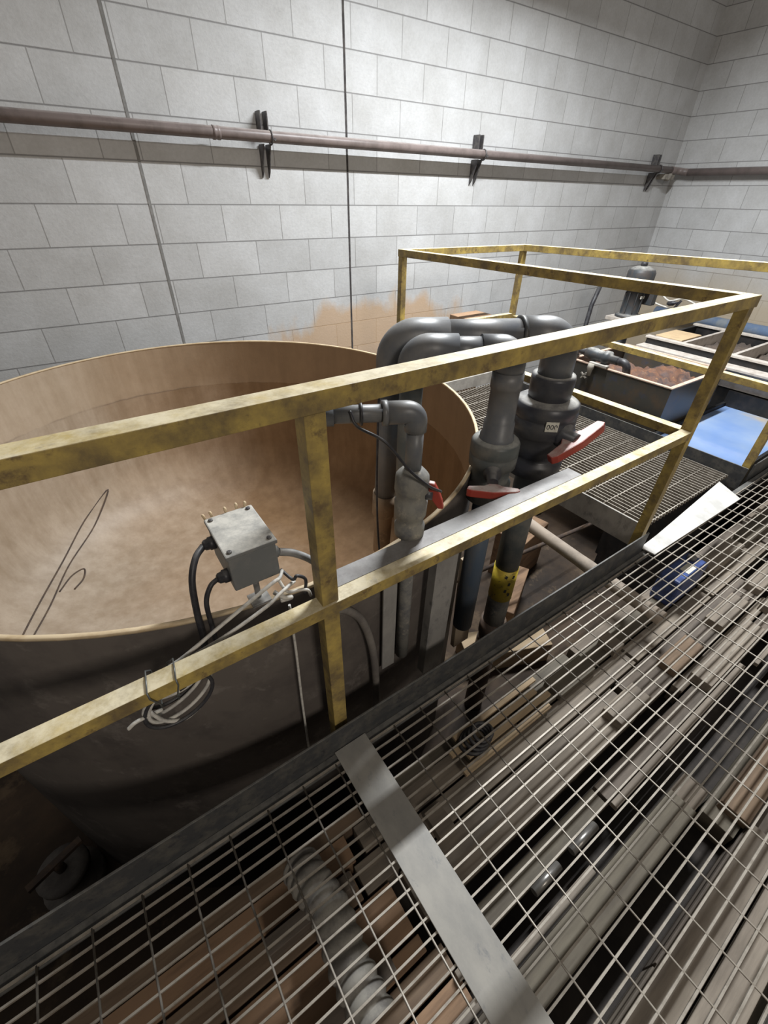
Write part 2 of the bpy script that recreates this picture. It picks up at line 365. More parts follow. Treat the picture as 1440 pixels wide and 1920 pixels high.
# ------------------------------------------------------------------ walkway: gratings, plates, edge plates
BS, RS = .0315, .1042
def grating(name, x0, x1, y0, y1, label, along='x', rods=None, depth=.008, bt=.0046):
    g = thing(name, ((x0+x1)/2, (y0+y1)/2, -depth), label, 'grating')
    m = MB(); r = MB()
    if along == 'x':
        y = y1
        while y >= y0:
            m.box((x0, y-bt/2, -depth), (x1, y+bt/2, -.0008)); y -= BS
        k = math.ceil((x0+.502)/RS); x = -.502+k*RS
        while x <= x1:
            r.tube([(x, y0, -.0025), (x, y1, -.0025)], .0026, 6); x += RS
    else:
        x = x0
        while x <= x1:
            m.box((x-bt/2, y0, -depth), (x+bt/2, y1, -.0008)); x += BS
        y = .681
        while y <= y1:
            r.tube([(x0, y, -.0025), (x1, y, -.0025)], .0036, 6); y += .118
    m.build('bearing_bars', 'grate', g); r.build('cross_rods', 'grate', g)
    return g
YB = .551
grating('walkway_grating', -1.25, .262, -.9, YB, 'steel bar grating panel left of the flat steel strip')
grating('walkway_grating', .330, 4.4, -.9, YB, 'long steel bar grating panel right of the flat steel strip')
grating('bridge_grating', 2.10, 3.015, .672, 2.60, 'narrow-barred steel grating of the cross walkway between the yellow rails', along='y', depth=.02)
# ledger angles that carry the grating
for nm, a, b, lab in (('ledger_angle', (-1.25, .579, -.0085), (4.4, .579, -.0085), 'dark steel angle under the grating edge behind the kick plate'),):
    tag(MB().lsec(a, b, (0, -1, 0), .035, (0, 0, -1), .05, .005).build(nm, 'black_steel'), lab, 'angle')
s = MB().prism([(.240, .578, .0008), (.346, .578, .0008), (.355, -.9, .0008), (.250, -.9, .0008)], (0, 0, .005)).build('cover_strip', 'strip', bevel=.001)
tag(s, 'flat grey steel strip lying across the walkway grating', 'steel strip')
p = MB().prism([(1.905, .592, .002), (1.912, .526, .002), (2.775, .512, .002), (2.872, .664, .002), (2.068, .600, .002)][::-1], (0, 0, .006)).build('threshold_plate', 'plate', bevel=.001)
tag(p, 'dusty pale grey plate with cut corners at the cross walkway entrance', 'plate')
tag(MB().box((-1.25, .580, -.075), (1.897, .587, .107)).build('kick_plate', 'black_steel', bevel=.0015), 'black steel kick plate along the walkway edge below the yellow rail', 'kick plate')
tag(MB().box((3.050, .585, -.075), (4.4, .592, .100)).build('kick_plate', 'black_steel', bevel=.0015), 'short black steel kick plate at the right edge of the picture', 'kick plate')
tag(MB().box((3.030, .600, -.075), (3.037, 2.60, .072)).build('kick_plate', 'black_steel', bevel=.0015), 'rust-flecked dark kick plate along the far side of the cross walkway', 'kick plate')
# channel carrying the bridge
tag(MB().prism([(2.088, .66, 0.002), (2.094, .66, 0.002), (2.094, .66, -.14), (2.13, .66, -.14), (2.13, .66, -.148), (2.088, .66, -.148)], (0, 1.95, 0)).build('bridge_beam', 'steel_grey', bevel=.001), 'grey steel channel under the near side of the cross walkway', 'beam')
tag(MB().prism([(2.10, 2.603, .0), (3.02, 2.603, .0), (3.02, 2.603, .10), (2.10, 2.603, .10)], (0, .03, 0)).build('end_board', 'grey_plank', bevel=.002), 'dusty board closing the far end of the cross walkway', 'board')

# ------------------------------------------------------------------ yellow guardrail (welded angle iron)
g = thing('guardrail', (1.9, .62, -.05), 'yellow painted angle-iron guardrail wrapping the walkway and cross walkway', 'railing')
zt, zm = 1.092, .603
P1x, P2y, P3x = 1.937, 2.61, 3.045
def zB(z, y): return z - .024*(y-.6)/2.0
def rail(nm, a, b, out, top, l=.037, wtop=.045):
    # heel on the outer top edge, one leg down, one leg along 'top'
    MB().lsec(a, b, (0, 0, -1), l, top, wtop, .005).build(nm, 'yellow', g, .0012)
rail('top_rail', (-1.0, .600, zt), (P1x, .600, zt), 0, (0, 1, 0))
rail('mid_rail', (-1.0, .600, zm), (P1x-.042, .600, zm), 0, (0, 1, 0), .034, .040)
rail('top_rail', (P1x-.045, .646, zt), (P1x-.045, P2y, zt-.026), 0, (1, 0, 0), .040)
rail('mid_rail', (P1x-.045, .642, zm-.004), (P1x-.045, P2y, zm-.02), 0, (1, 0, 0), .036)
rail('top_rail', (P1x+.001, P2y-.045, zt-.026), (P3x-.006, P2y-.045, zt-.036), 0, (0, 1, 0), .040)
rail('mid_rail', (P1x+.001, P2y-.045, zm-.02), (P3x-.006, P2y-.045, zm-.03), 0, (0, 1, 0), .036)
rail('top_rail', (P3x-.004, P2y, zt-.036), (P3x-.004, .600, zt+.010), 0, (1, 0, 0), .042)
rail('mid_rail', (P3x-.004, P2y-.05, zm-.045), (P3x-.004, .645, zm-.065), 0, (1, 0, 0), .038)
def post(x, y, z0, z1, dx=1, dy=1, l=.040):
    MB().lsec((x, y, z0), (x, y, z1), (dx, 0, 0), l, (0, dy, 0), l, .0055).build('post', 'yellow', g, .0012)
post(.262, .6055, -.05, zt-.006)
post(P1x-.041, .606, -.05, zt-.006)
post(P1x-.040, P2y-.040, .0, zt-.032)
post(P3x+.002, P2y-.040, .0, zt-.040)
post(P3x+.002, .604, -.05, zt)
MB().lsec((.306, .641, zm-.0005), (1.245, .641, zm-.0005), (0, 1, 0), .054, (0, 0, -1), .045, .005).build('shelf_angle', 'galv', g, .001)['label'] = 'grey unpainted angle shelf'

# ------------------------------------------------------------------ round tank
TC = V((.356, 1.90)); R = 1.185; ZR = .56
tk = thing('round_tank', (TC.x, TC.y, FZ), 'big round open-topped tan tank with a cream rim beside the walkway', 'tank')
th = .012
outer = [(ZR-.006, R), (FZ+.002, R)]
def rev(prof, seg=96, close=True):
    m = MB(); rings = []
    for z, r in prof: rings.append([m.bm.verts.new((TC.x+r*math.cos(2*math.pi*k/seg), TC.y+r*math.sin(2*math.pi*k/seg), z)) for k in range(seg)])
    for i in range(len(rings)-1):
        for k in range(seg):
            f = m.bm.faces.new([rings[i][k], rings[i][(k+1) % seg], rings[i+1][(k+1) % seg], rings[i+1][k]]); f.smooth = True
    return m, rings
m, rg = rev(outer); m.bm.faces.new(rg[-1]); m.build('outer_shell', 'tank_out', tk)
m, rg = rev([(ZR-.006, R-th), (-.15, R-th), (-.32, 1.13), (-.44, 1.0), (-.51, .75), (-.54, .2)]); m.bm.faces.new(rg[-1])
m.bm.normal_update()
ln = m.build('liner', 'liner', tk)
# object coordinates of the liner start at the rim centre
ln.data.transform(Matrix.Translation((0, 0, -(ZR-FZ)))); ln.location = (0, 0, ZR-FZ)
m, rg = rev([(ZR-.006, R+.0005), (ZR, R), (ZR+.002, R-.002), (ZR+.002, R-th+.001), (ZR, R-th-.001), (ZR-.006, R-th-.001)])
for k in range(96): m.bm.faces.new([rg[-1][k], rg[-1][(k+1) % 96], rg[0][(k+1) % 96], rg[0][k]])
m.build('rim', 'rim', tk)
for pts in ([(-.677, 2.048, -.396), (-.599, 2.285, -.409), (-.466, 2.56, -.385), (-.312, 2.809, -.317), (-.138, 2.94, -.225), (-.275, 2.782, -.357), (-.451, 2.532, -.412), (-.564, 2.272, -.440), (-.641, 2.063, -.426)],
            [(-.519, 2.359, -.442), (-.453, 2.464, -.442), (-.391, 2.502, -.450), (-.404, 2.427, -.459), (-.453, 2.357, -.457)]):
    MB().tube(smooth_path(pts, 6), .0042, 6).build('dried_run', 'rod', tk)

# ------------------------------------------------------------------ PVC pipework
def socket(m, a, ax, l, r0, r1):
    m.lathe(a, ax, [(0, r0), (.0005, r1-.002), (.003, r1), (l-.003, r1), (l-.0005, r1-.002), (l, r0)], 28)
def big_pipe():
    x, y = 1.34, .90; zr = .98; lx, ly = .835, 1.16
    t = thing('valve_pipe', (x, y, -.45), 'largest grey plastic pipe with black valve, arching from the tank to the walkway edge', 'pipe')
    d = (V((lx, ly, 0))-V((x, y, 0))).normalized()
    r = .050
    MB().tube([V((x, y, zr))+d*.14, V((lx, ly, zr))-d*.12], r, 28).build('run', 'pvc', t)
    m = MB(); m.tube(fillet([(x, y, zr-.14), (x, y, zr), V((x, y, zr))+d*.15], .085, 12), .058, 28)
    m.build('elbow', 'pvc', t)
    m = MB(); m.tube(fillet([V((lx, ly, zr))-d*.17, (lx, ly, zr), (lx, ly, zr-.15)], .09, 12), .057, 28); m.build('elbow', 'pvc', t)
    MB().lathe(V((x, y, zr))+d*.148, d, [(0, .050), (0, .0595), (.012, .0595), (.012, .05)], 28).build('ring', 'black_steel', t)
    MB().tube([(lx, ly, zr-.14), (lx+.012, ly+.05, .35)], .044, 24).build('drop', 'pvc', t)
    MB().lathe((lx+.012, ly+.05, .36), (.03, .11, -.99), [(0, .044), (0, .05), (.11, .05), (.11, .044), (.115, .038), (.34, .038)], 24).build('tail_end', 'pvc_tan', t)
    m = MB(); m.lathe((x, y, zr-.13), (0, 0, -1), [(0, .060), (0, .072), (.012, .076), (.075, .074), (.082, .068), (.088, .068), (.095, .076), (.100, .071), (.14, .069), (.19, .068), (.235, .066)], 36)
    m.build('adapter', 'pvc_dark', t)
    zt0 = .765
    vb = MB(); vb.lathe((x, y, zt0), (0, 0, -1), [(0, .066), (0, .075), (.004, .10), (.012, .112), (.055, .114), (.060, .110), (.066, .110), (.070, .114), (.125, .112), (.130, .104), (.17, .098), (.20, .100), (.215, .088), (.23, .088), (.236, .106), (.29, .104), (.30, .07)], 40)
    vb = vb.build('valve_body', 'pvc_dark', t)
    hc = V((1.330, .742, .655)); hd = V((.19, -.030, .085)).normalized(); st = (hc-V((x, y, .645))).normalized()
    m = MB(); m.lathe(V((x, y, .65))+st*.085, st, [(0, .045), (.03, .045), (.035, .026), (.075, .024)], 20)
    m.build('stem', 'pvc_dark', vb)
    up = hd.cross(st).normalized()
    if up.z < 0: up = -up
    prof = [(-.118, -.010), (-.112, .016), (-.045, .022), (-.022, .040), (.022, .040), (.045, .022), (.112, .016), (.118, -.010), (.100, -.020), (0, -.030), (-.100, -.020)]
    m = MB(); m.prism([hc+st*.0 + hd*a + st*(-b) - up*.016 for a, b in prof], up*.032)
    m.build('handle', 'red', vb, .004)['label'] = 'red winged lever'
    c0 = V((x, y, .70))
    st2 = V((-.62, -.78, 0)); sx = V((.78, -.62, 0))
    m = MB(); pc = c0 + st2*.1125
    pts = [pc+sx*a+V((0, 0, b)) for a, b in ((-.022, -.018), (.022, -.018), (.022, .018), (-.022, .018))]
    m.prism(pts, st2*.0035).build('sticker', 'paper', vb)
    m = MB()
    for k in range(3):
        q = pc+st2*.004+sx*(-.013+.013*k); m.tube([q+V((0, 0, .008*math.sin(a)))+sx*(.0045*math.cos(a)) for a in [2*math.pi*i/12 for i in range(12 if k < 2 else 9)]], .0012, 5, closed=(k < 2))
    m.build('lettering', 'ink', vb)
    MB().tube([(x, y, zt0-.30), (x, y, -.07)], .055, 28).build('lower_pipe', 'pvc_green', t)
    MB().lathe((x, y, -.055), (0, 0, -1), [(0, .0555), (0, .057), (.20, .057), (.20, .0555)], 28).build('band', 'label_yellow', t)['label'] = 'yellow marking band with worn dark print'
    for a, dz in ((-2.35, -.085), (-1.75, -.085), (-2.0, -.13), (-2.2, -.175), (-1.85, -.20)):
        q = V((x+.0575*math.cos(a), y+.0575*math.sin(a), dz)); n_ = V((math.cos(a), math.sin(a), 0)); s2 = V((-n_.y, n_.x, 0))
        MB().prism([q+s2*i+V((0, 0, j)) for i, j in ((-.006, -.009), (.004, -.011), (.007, .006), (-.003, .010))], n_*.0012).build('print_mark', 'ink', t)
    MB().tube([(x, y, -.055), (x, y, -.44)], .0545, 28).build('lower_pipe', 'pvc_dusty', t)
    MB().lathe((x, y, -.44), (0, 0, -1), [(0, .055), (0, .066), (.10, .066), (.10, .06), (.16, .06), (.16, .066), (.24, .066), (.24, .054)], 28).build('coupling', 'rod', t)
    MB().tube([(x, y, -.66), (x, y, FZ)], .054, 28).build('foot_pipe', 'rod', t)
big_pipe()
def mid_pipe():
    x, y = 1.06, .87; zr = .975; lx, ly = .815, 1.033; r = .0445
    t = thing('valve_pipe', (x, y, -.26), 'medium grey plastic pipe with a red-lever valve in front of the largest pipe', 'pipe')
    d = (V((lx, ly, 0))-V((x, y, 0))).normalized()
    MB().tube([V((x, y, zr))+d*.08, V((lx, ly, zr))-d*.08], .0385, 28).build('run', 'pvc', t)
    MB().tube(fillet([(x, y, zr-.075), (x, y, zr), V((x, y, zr))+d*.095], .055, 12), .046, 28).build('elbow', 'pvc', t)
    MB().tube(fillet([V((lx, ly, zr))-d*.13, (lx, ly, zr), (lx, ly, zr-.10)], .06, 12), .046, 28).build('elbow', 'pvc', t)
    MB().tube([(lx, ly, zr-.09), (lx+.004, ly+.012, .33)], .037, 24).build('drop', 'pvc_green', t)
    MB().lathe((lx+.004, ly+.012, .34), (.01, .02, -1), [(0, .037), (0, .034), (.30, .034)], 24).build('tail_end', 'pvc_tan', t)
    m = MB(); m.lathe((x, y, zr-.06), (0, 0, -1), [(0, .046), (0, .049), (.05, .049), (.052, .0455), (.16, .0455), (.162, .050), (.205, .051), (.21, .056), (.235, .058), (.25, .056)], 32); m.build('adapter', 'pvc', t)
    vb = MB(); vb.lathe((x, y, .692), (0, 0, -1), [(0, .05), (0, .06), (.004, .076), (.012, .081), (.05, .082), (.054, .079), (.058, .082), (.098, .080), (.102, .066), (.16, .066), (.165, .076), (.235, .075), (.24, .05)], 36)
    vb = vb.build('valve_body', 'pvc_green', t)
    a, b = V((.860, .778, .600)), V((.992, .690, .592)); hc = (a+b)/2; hd = (b-a).normalized(); st = (hc-V((x, y, .60))); st.z = 0; st.normalize()
    MB().lathe(V((x, y, .597))+st*.055, st, [(0, .03), (.03, .03), (.035, .02), (.085, .018)], 18).build('stem', 'pvc_dark', vb)
    up = V((0, 0, 1))
    prof = [(-.085, -.008), (-.080, .012), (-.03, .018), (-.014, .030), (.014, .030), (.03, .018), (.080, .010), (.085, -.006), (.07, -.014), (0, -.022), (-.07, -.014)]
    MB().prism([hc+hd*i-st*j-up*.014 for i, j in prof], up*.028).build('handle', 'red', vb, .004)['label'] = 'red winged lever'
    MB().tube([(x, y, .46), (x, y, -.26)], .043, 28).build('lower_pipe', 'pvc_blue', t)
mid_pipe()
def small_pipe():
    x, y = .580, .712; zr = .95; ex, ey = .362, .824
    t = thing('valve_pipe', (x, y, .05), 'smallest grey plastic pipe with dust-caked valve just right of the yellow post', 'pipe')
    d = (V((ex, ey, 0))-V((x, y, 0))).normalized()
    MB().tube([V((x, y, zr))+d*.05, V((ex, ey, zr))-d*.03], .0200, 22).build('run', 'pvc', t)
    m = MB(); m.tube(fillet([(x, y, zr-.045), (x, y, zr), V((x, y, zr))+d*.068], .032, 10), .0262, 24)
    m.lathe(V((x, y, zr))+d*.066, d, [(0, .02), (0, .0285), (.012, .0285), (.012, .02)], 24)
    m.build('elbow', 'pvc', t)
    MB().tube(fillet([V((ex, ey, zr))-d*.06, (ex, ey, zr), (ex, ey, zr-.06)], .03, 10), .0250, 22).build('elbow', 'pvc', t)
    MB().tube([(ex, ey, zr-.05), (ex, ey, .42)], .018, 20).build('drop', 'pvc', t)
    MB().tube([(x, y, zr-.04), (x, y, .79)], .0205, 22).build('riser', 'pvc', t)
    vb = MB(); vb.lathe((x, y, .805), (0, 0, -1), [(0, .0205), (.002, .027), (.012, .036), (.02, .042), (.06, .044), (.064, .040), (.09, .039), (.095, .043), (.135, .042), (.14, .036), (.165, .036), (.172, .041), (.20, .040), (.205, .022)], 28)
    vb = vb.build('valve_body', 'pvc_dusty', t)
    hc = V((.622, .668, .735)); st = (hc-V((x, y, .735))).normalized(); hd = V((.25, -.28, -.93)).normalized(); up = hd.cross(st).normalized()
    MB().lathe(V((x, y, .735))+st*.03, st, [(0, .016), (.025, .014)], 14).build('stem', 'pvc_dark', vb)
    MB().prism([hc+hd*i+st*j-up*.008 for i, j in ((-.040, -.004), (-.038, .010), (-.012, .014), (.012, .014), (.038, .010), (.040, -.004), (.01, -.014), (-.01, -.014))], up*.016).build('handle', 'red', vb, .003)['label'] = 'red lever with pale dust'
    MB().tube([(x, y, .61), (x, y, .07)], .0205, 20).build('lower_pipe', 'pvc_dusty', t)
    m = MB()
    c = V((x, y, zr))+d*.125
    pts = [c + V((0, 0, 1))*(.0235*math.cos(a)) + V((-d.y, d.x, 0))*(.0235*math.sin(a)) for a in [2*math.pi*k/16 for k in range(16)]]
    m.tube(pts, .0035, 6, closed=True).build('hose_clamp', 'cable_black', t)
small_pipe()
def cable(name, pts, r, mat, label, cat='cable', group=None, seg=8, n=8):
    return tag(MB().tube(smooth_path(pts, n), r, seg).build(name, mat), label, cat, group)
cable('cable', [(.438, .765, .965), (.445, .745, .935), (.480, .690, .912), (.531, .664, .838), (.585, .655, .782), (.628, .655, .75)], .0035, 'cable_black', 'thin black cable from the small pipe clamp down to its valve', n=10)
cable('cable', [(.74, 1.10, .86), (.735, 1.10, .70), (.72, 1.08, .45), (.705, 1.04, .25), (.66, .93, .20)], .004, 'cable_black', 'thin dark cable hanging beside the left drop pipe in the tank')

# ------------------------------------------------------------------ junction box on the tank rim with its cables
b = thing('junction_box', (.164, .79, .56), 'small grey junction box with dusty lid standing behind the mid rail', 'junction box')
MB().box((.112, .722, .636), (.217, .870, .727)).build('enclosure', 'box', b, .003)
MB().box((.108, .717, .728), (.221, .875, .739)).build('lid', 'box', b, .003)
for sx in (.121, .208):
    for sy in (.731, .861): MB().lathe((sx, sy, .739), (0, 0, 1), [(0, .0055), (.003, .0055), (.0035, .003)], 10).build('screw', 'hanger', b)
for i, (px, py) in enumerate(((.112, .874), (.128, .877), (.160, .876), (.186, .878), (.205, .874))):
    MB().lathe((px, py, .738), (.1*(i-2), .25, 1), [(0, .003), (.010, .004), (.014, .002)], 6).build('dust_lump', 'rim', b)
for gy, gz in ((.825, .706), (.752, .664)):
    MB().lathe((.112, gy, gz), (-1, 0, 0), [(0, .010), (0, .0155), (.012, .0155), (.014, .013), (.022, .012), (.026, .008)], 14).build('cable_gland', 'cable_black', b)
MB().lathe((.217, .76, .672), (1, 0, -.2), [(0, .010), (0, .014), (.012, .014), (.014, .012)], 14).build('cable_gland', 'box', b)
MB().tube([(.163, .745, .638), (.163, .748, .563)], .007, 10).build('stem', 'conduit', b)
MB().box((.140, .722, .5635), (.186, .765, .569)).build('foot', 'conduit', b)
cable('cable', [(.087, .825, .706), (.062, .80, .700), (.040, .775, .665), (.028, .752, .600), (.022, .735, .53), (.012, .715, .505), (-.02, .70, .485), (-.06, .695, .475)], .0075, 'cable_black', 'thicker black cable looping from the upper gland of the junction box', n=10)
cable('cable', [(.087, .752, .664), (.068, .745, .657), (.050, .735, .625), (.045, .722, .56), (.040, .712, .51), (.02, .703, .475), (-.02, .70, .455), (-.06, .695, .45)], .0055, 'cable_black', 'thinner black cable looping from the lower gland of the junction box', n=10)
cable('conduit', [(.232, .758, .668), (.265, .752, .652), (.300, .742, .622), (.318, .715, .60), (.322, .697, .55), (.322, .695, .3), (.33, .693, .02)], .0095, 'conduit', 'short grey flexible conduit arching from the junction box behind the yellow post', 'conduit', n=10)
# pale wires lying along the mid rail
cable('wire', [(.222, .725, .640), (.205, .700, .645), (.176, .675, .662), (.065, .668, .618), (-.035, .660, .580), (-.10, .655, .572), (-.13, .652, .555)], .0042, 'cable_white', 'upper pale wire running from the junction box along the mid rail')
cable('wire', [(.240, .705, .612), (.215, .690, .618), (.190, .680, .616), (.156, .672, .606), (.055, .662, .585), (-.07, .650, .575), (-.115, .647, .560)], .0042, 'cable_white', 'lower pale wire running from the cable clutter along the mid rail')
cable('wire', [(.222, .735, .635), (.235, .70, .625), (.243, .69, .640), (.262, .69, .618), (.258, .695, .57)], .004, 'cable_black', 'short black wire curled between junction box and yellow post')
cable('wire', [(.205, .715, .634), (.215, .69, .606), (.240, .682, .603), (.262, .684, .588), (.27, .69, .56)], .0038, 'cable_white', 'short pale wire curled below the junction box')
cable('wire', [(.19, .71, .60), (.205, .69, .592), (.222, .69, .582), (.20, .70, .575)], .0055, 'cable_white', 'pale wire stub with a bent end under the junction box')
# coil hanging below the rail
cl = thing('wire_coil', (-.055, .655, .48), 'coil of pale and black wire tied under the mid rail', 'wire coil')
for k in range(5):
    cx, cz, rx, rz = -.064+.006*math.sin(k*2.1), .485+.004*k, .070-.003*k, .050-.004*(k % 3)
    yy = .650+.010*k
    MB().tube([(cx+rx*math.cos(a), yy+.010*math.sin(a+k), cz-.012+rz*math.sin(a)+.014*math.cos(a)) for a in [2*math.pi*i/36 for i in range(36)]], .0042, 7, closed=True).build('loop', 'cable_white' if k % 3 else 'cable_black', cl)
MB().tube(smooth_path([(-.125, .66, .49), (-.105, .645, .445), (-.07, .645, .415), (-.035, .65, .420)]), .0042, 7).build('loose_end', 'cable_white', cl)
MB().tube(smooth_path([(-.10, .66, .46), (-.145, .65, .475), (-.165, .648, .468)]), .004, 7).build('loose_end', 'cable_white', cl)
MB().tube(smooth_path([(.005, .65, .575), (.018, .645, .582), (.026, .64, .572)]), .003, 7).build('loose_end', 'cable_white', cl)
for x0, x1, lab in ((-.089, -.100, 'left thin tie wire looped round the mid rail'), (-.058, -.050, 'right thin tie wire looped round the mid rail')):
    tt = tag(MB().tube([(x0, .596, .562), (x1, .5955, .590), (x1, .597, .6065), (x1+.004, .625, .608), (x1+.006, .650, .604), (x0, .672, .575), (x0, .665, .52), (x0, .60, .545)], .0016, 6, closed=True).build('tie_wire', 'wire'), lab, 'tie wire', 'wires tying the coil to the rail')
# hoses, rod and supports between rail and tank
cable('hose', [(.335, .705, .455), (.378, .700, .425), (.420, .695, .35), (.450, .690, .19), (.462, .688, -.05), (.465, .69, -.35)], .012, 'cable_brown', 'dusty dark hose bending down behind the mid rail right of the yellow post', 'hose', n=10, seg=12)
cable('rod', [(.2145, .690, .560), (.2115, .690, .38), (.2045, .690, .16), (.198, .690, -.16)], .0035, 'cable_white', 'thin pale rod hanging straight down left of the yellow post', 'rod')
m = MB(); m.lsec((.690, .700, .553), (.683, .702, -.13), (1, 0, 0), .088, (0, 1, 0), .035, .005)
tag(m.build('support_channel', 'steel_grey', bevel=.001), 'upright grey steel channel behind the mid rail between the two lower pipes', 'channel')
tag(MB().box((.492, .700, .06), (.540, .706, .552)).build('flat_bar', 'steel_grey', bevel=.001), 'upright dull grey flat bar behind the mid rail, left of the smallest lower pipe', 'bar')
m = MB(); m.bar((1.282, 1.075, -.10), (1.312, 1.075, -.80), .115, .03, (0, -1, .1))
tag(m.build('plank', 'plank', bevel=.003), 'pale tan plank standing upright behind the yellow-banded pipe', 'plank')
m = MB(); m.bar((1.262, 1.055, .13), (1.285, 1.055, -.092), .12, .03, (0, -1, .1))
tag(m.build('board', 'grey_plank', bevel=.003), 'short pale grey board standing on the tan plank under the mid rail', 'board')

m = MB(); path = [(1.80, 1.9, -.125), (1.80, .35, -.20)]
P = [V(path[0]).lerp(V(path[1]), i/24) for i in range(25)]
m.tube(P, lambda i: .034 if i % 6 else .036, 20)
tag(m.build('wrapped_pipe', 'insul'), 'tan wrapped pipe running under the walkway toward the tank side', 'pipe')
for (a, c, r, lab) in (((1.47, 1.34, -.62), (2.6, 1.15, -.50), .014, 'thin rusty rod lying level above the pit floor'), ((1.5, 1.0, -.75), (2.5, 1.75, -.55), .016, 'thin rusty rod slanting up across the pit')):
    tag(MB().tube([a, c], r, 10).build('rusty_rod', 'rod'), lab, 'rod')
for i, (x, y, z, sx, sy, sz, rz, mt, lab) in enumerate(((2.05, 1.30, FZ, .5, .16, .30, .5, 'wood_rust', 'brown timber block on the pit floor nearest the wrapped pipe'),
        (1.75, 1.05, FZ, .6, .2, .18, -.4, 'wood_tan', 'tan timber block on the pit floor beside the yellow-banded pipe'), (2.5, 1.62, FZ, .4, .25, .45, .2, 'wood_rust', 'brown timber block on the pit floor under the cross walkway'))):
    tag(MB().box((x-sx/2, y-sy/2, z), (x+sx/2, y+sy/2, z+sz), Matrix.Rotation(rz, 3, 'Z')).build('timber_block', mt, bevel=.006), lab, 'timber')

# junk on the pit floor at lower left
v = thing('floor_valve', (-.80, 1.28, FZ), 'dusty drum-shaped valve housing on the dark pit floor at lower left', 'valve')
MB().lathe((-.80, 1.28, FZ), (0, 0, 1), [(0, .12), (.05, .12), (.05, .08), (.14, .07), (.15, .10), (.18, .10), (.18, .06), (.182, .0)], 24, cap=False).build('housing', 'cable_brown', v)
MB().bar((-.90, 1.24, FZ+.25), (-.70, 1.32, FZ+.25), .03, .02).build('handle', 'rod', v)
MB().tube([(-.80, 1.28, FZ+.175), (-.80, 1.28, FZ+.25)], .02, 10).build('spindle', 'rod', v)
tag(MB().tube([(-.55, 1.15, FZ+.03), (-1.25, 1.05, FZ+.03)], .03, 12).build('floor_pipe', 'cable_brown'), 'short brown pipe on the dark pit floor at lower left', 'pipe')

# ------------------------------------------------------------------ lumber and tubes stored under the grating
ZP = -.44
MB().box((-1.3, -.95, FZ), (4.4, .545, ZP)).build('floor_pad', 'pad', kind='structure')
G = {'wood': 'grey boards under the grating', 'tube': 'steel tubes under the grating'}
def lab_for(mat):
    return {'wood0': ('board', 'weathered grey-brown board lying under the walkway grating'), 'wood1': ('board', 'lighter weathered grey board lying under the walkway grating'),
            'wood2': ('board', 'dark weathered board lying under the walkway grating'), 'wood3': ('board', 'pale grey weathered board lying under the walkway grating'),
            'wood4': ('board', 'reddish weathered board lying under the walkway grating'), 'wood5': ('board', 'olive-grey weathered board lying under the walkway grating'),
            'wood_tan': ('board', 'clean tan board lying under the walkway grating'), 'wood_rust': ('board', 'rusty brown board lying under the grating near the ribbed hose'),
            'steel_tube': ('steel tube', 'shiny steel tube lying under the walkway grating')}[mat]
def board(x0, x1, y0, y1, z0, z1, mat):
    cat, lab = lab_for(mat)
    if mat == 'steel_tube':
        r = min(y1-y0, z1-z0)/2; yc = (y0+y1)/2
        o = MB().tube([(x0, yc, z0+r), (x1, yc, z0+r)], r, 12).build('steel_tube', mat)
    else: o = MB().box((x0, y0, z0), (x1, y1, z1)).build('board', mat, bevel=.002)
    tag(o, lab, cat, lab.replace(' lying', 's lying').replace('boards', 'boards'))
rnd = random.Random(21)
cover = []           # (y0, y1, x0, x1, top) so nothing floats or overlaps
y = -.90
RESERVED = [(-.12, .17, .06, .50), (2.02, 2.40, .36, .54), (.62, 1.16, .38, .54)]      # hose, blue bag, tan pallet: x0,x1,y0,y1
while y < .50:
    wd = rnd.choice((.05, .07, .09, .09, .11, .14)); y1 = min(y+wd, .535)
    # bottom course
    x = -1.2 + rnd.random()*.3
    while x < 4.1:
        ln_ = rnd.uniform(.5, 1.5); x1 = min(x+ln_, 4.35)
        left = x < .1 and y > -.1
        if left: x1 = min(x1, .30)
        mat = rnd.choice(('wood_rust', 'wood_rust', 'wood_rust', 'wood4')) if left else rnd.choice(('wood0', 'wood2', 'wood2', 'wood5', 'wood1'))
        if rnd.random() < .82 or left: board(x, x1, y+.004, y1-.004, ZP+.0005, ZP+.10, mat); cover.append((x, x1, y+.004, y1-.004))
        x = x1 + rnd.uniform(.01, .05)
    y = y1
BASE = list(cover)
def free(x0, x1, y0, y1): return all(x1 < a or x0 > b or y1 < c or y0 > d for a, b, c, d in RESERVED)
y = -.88
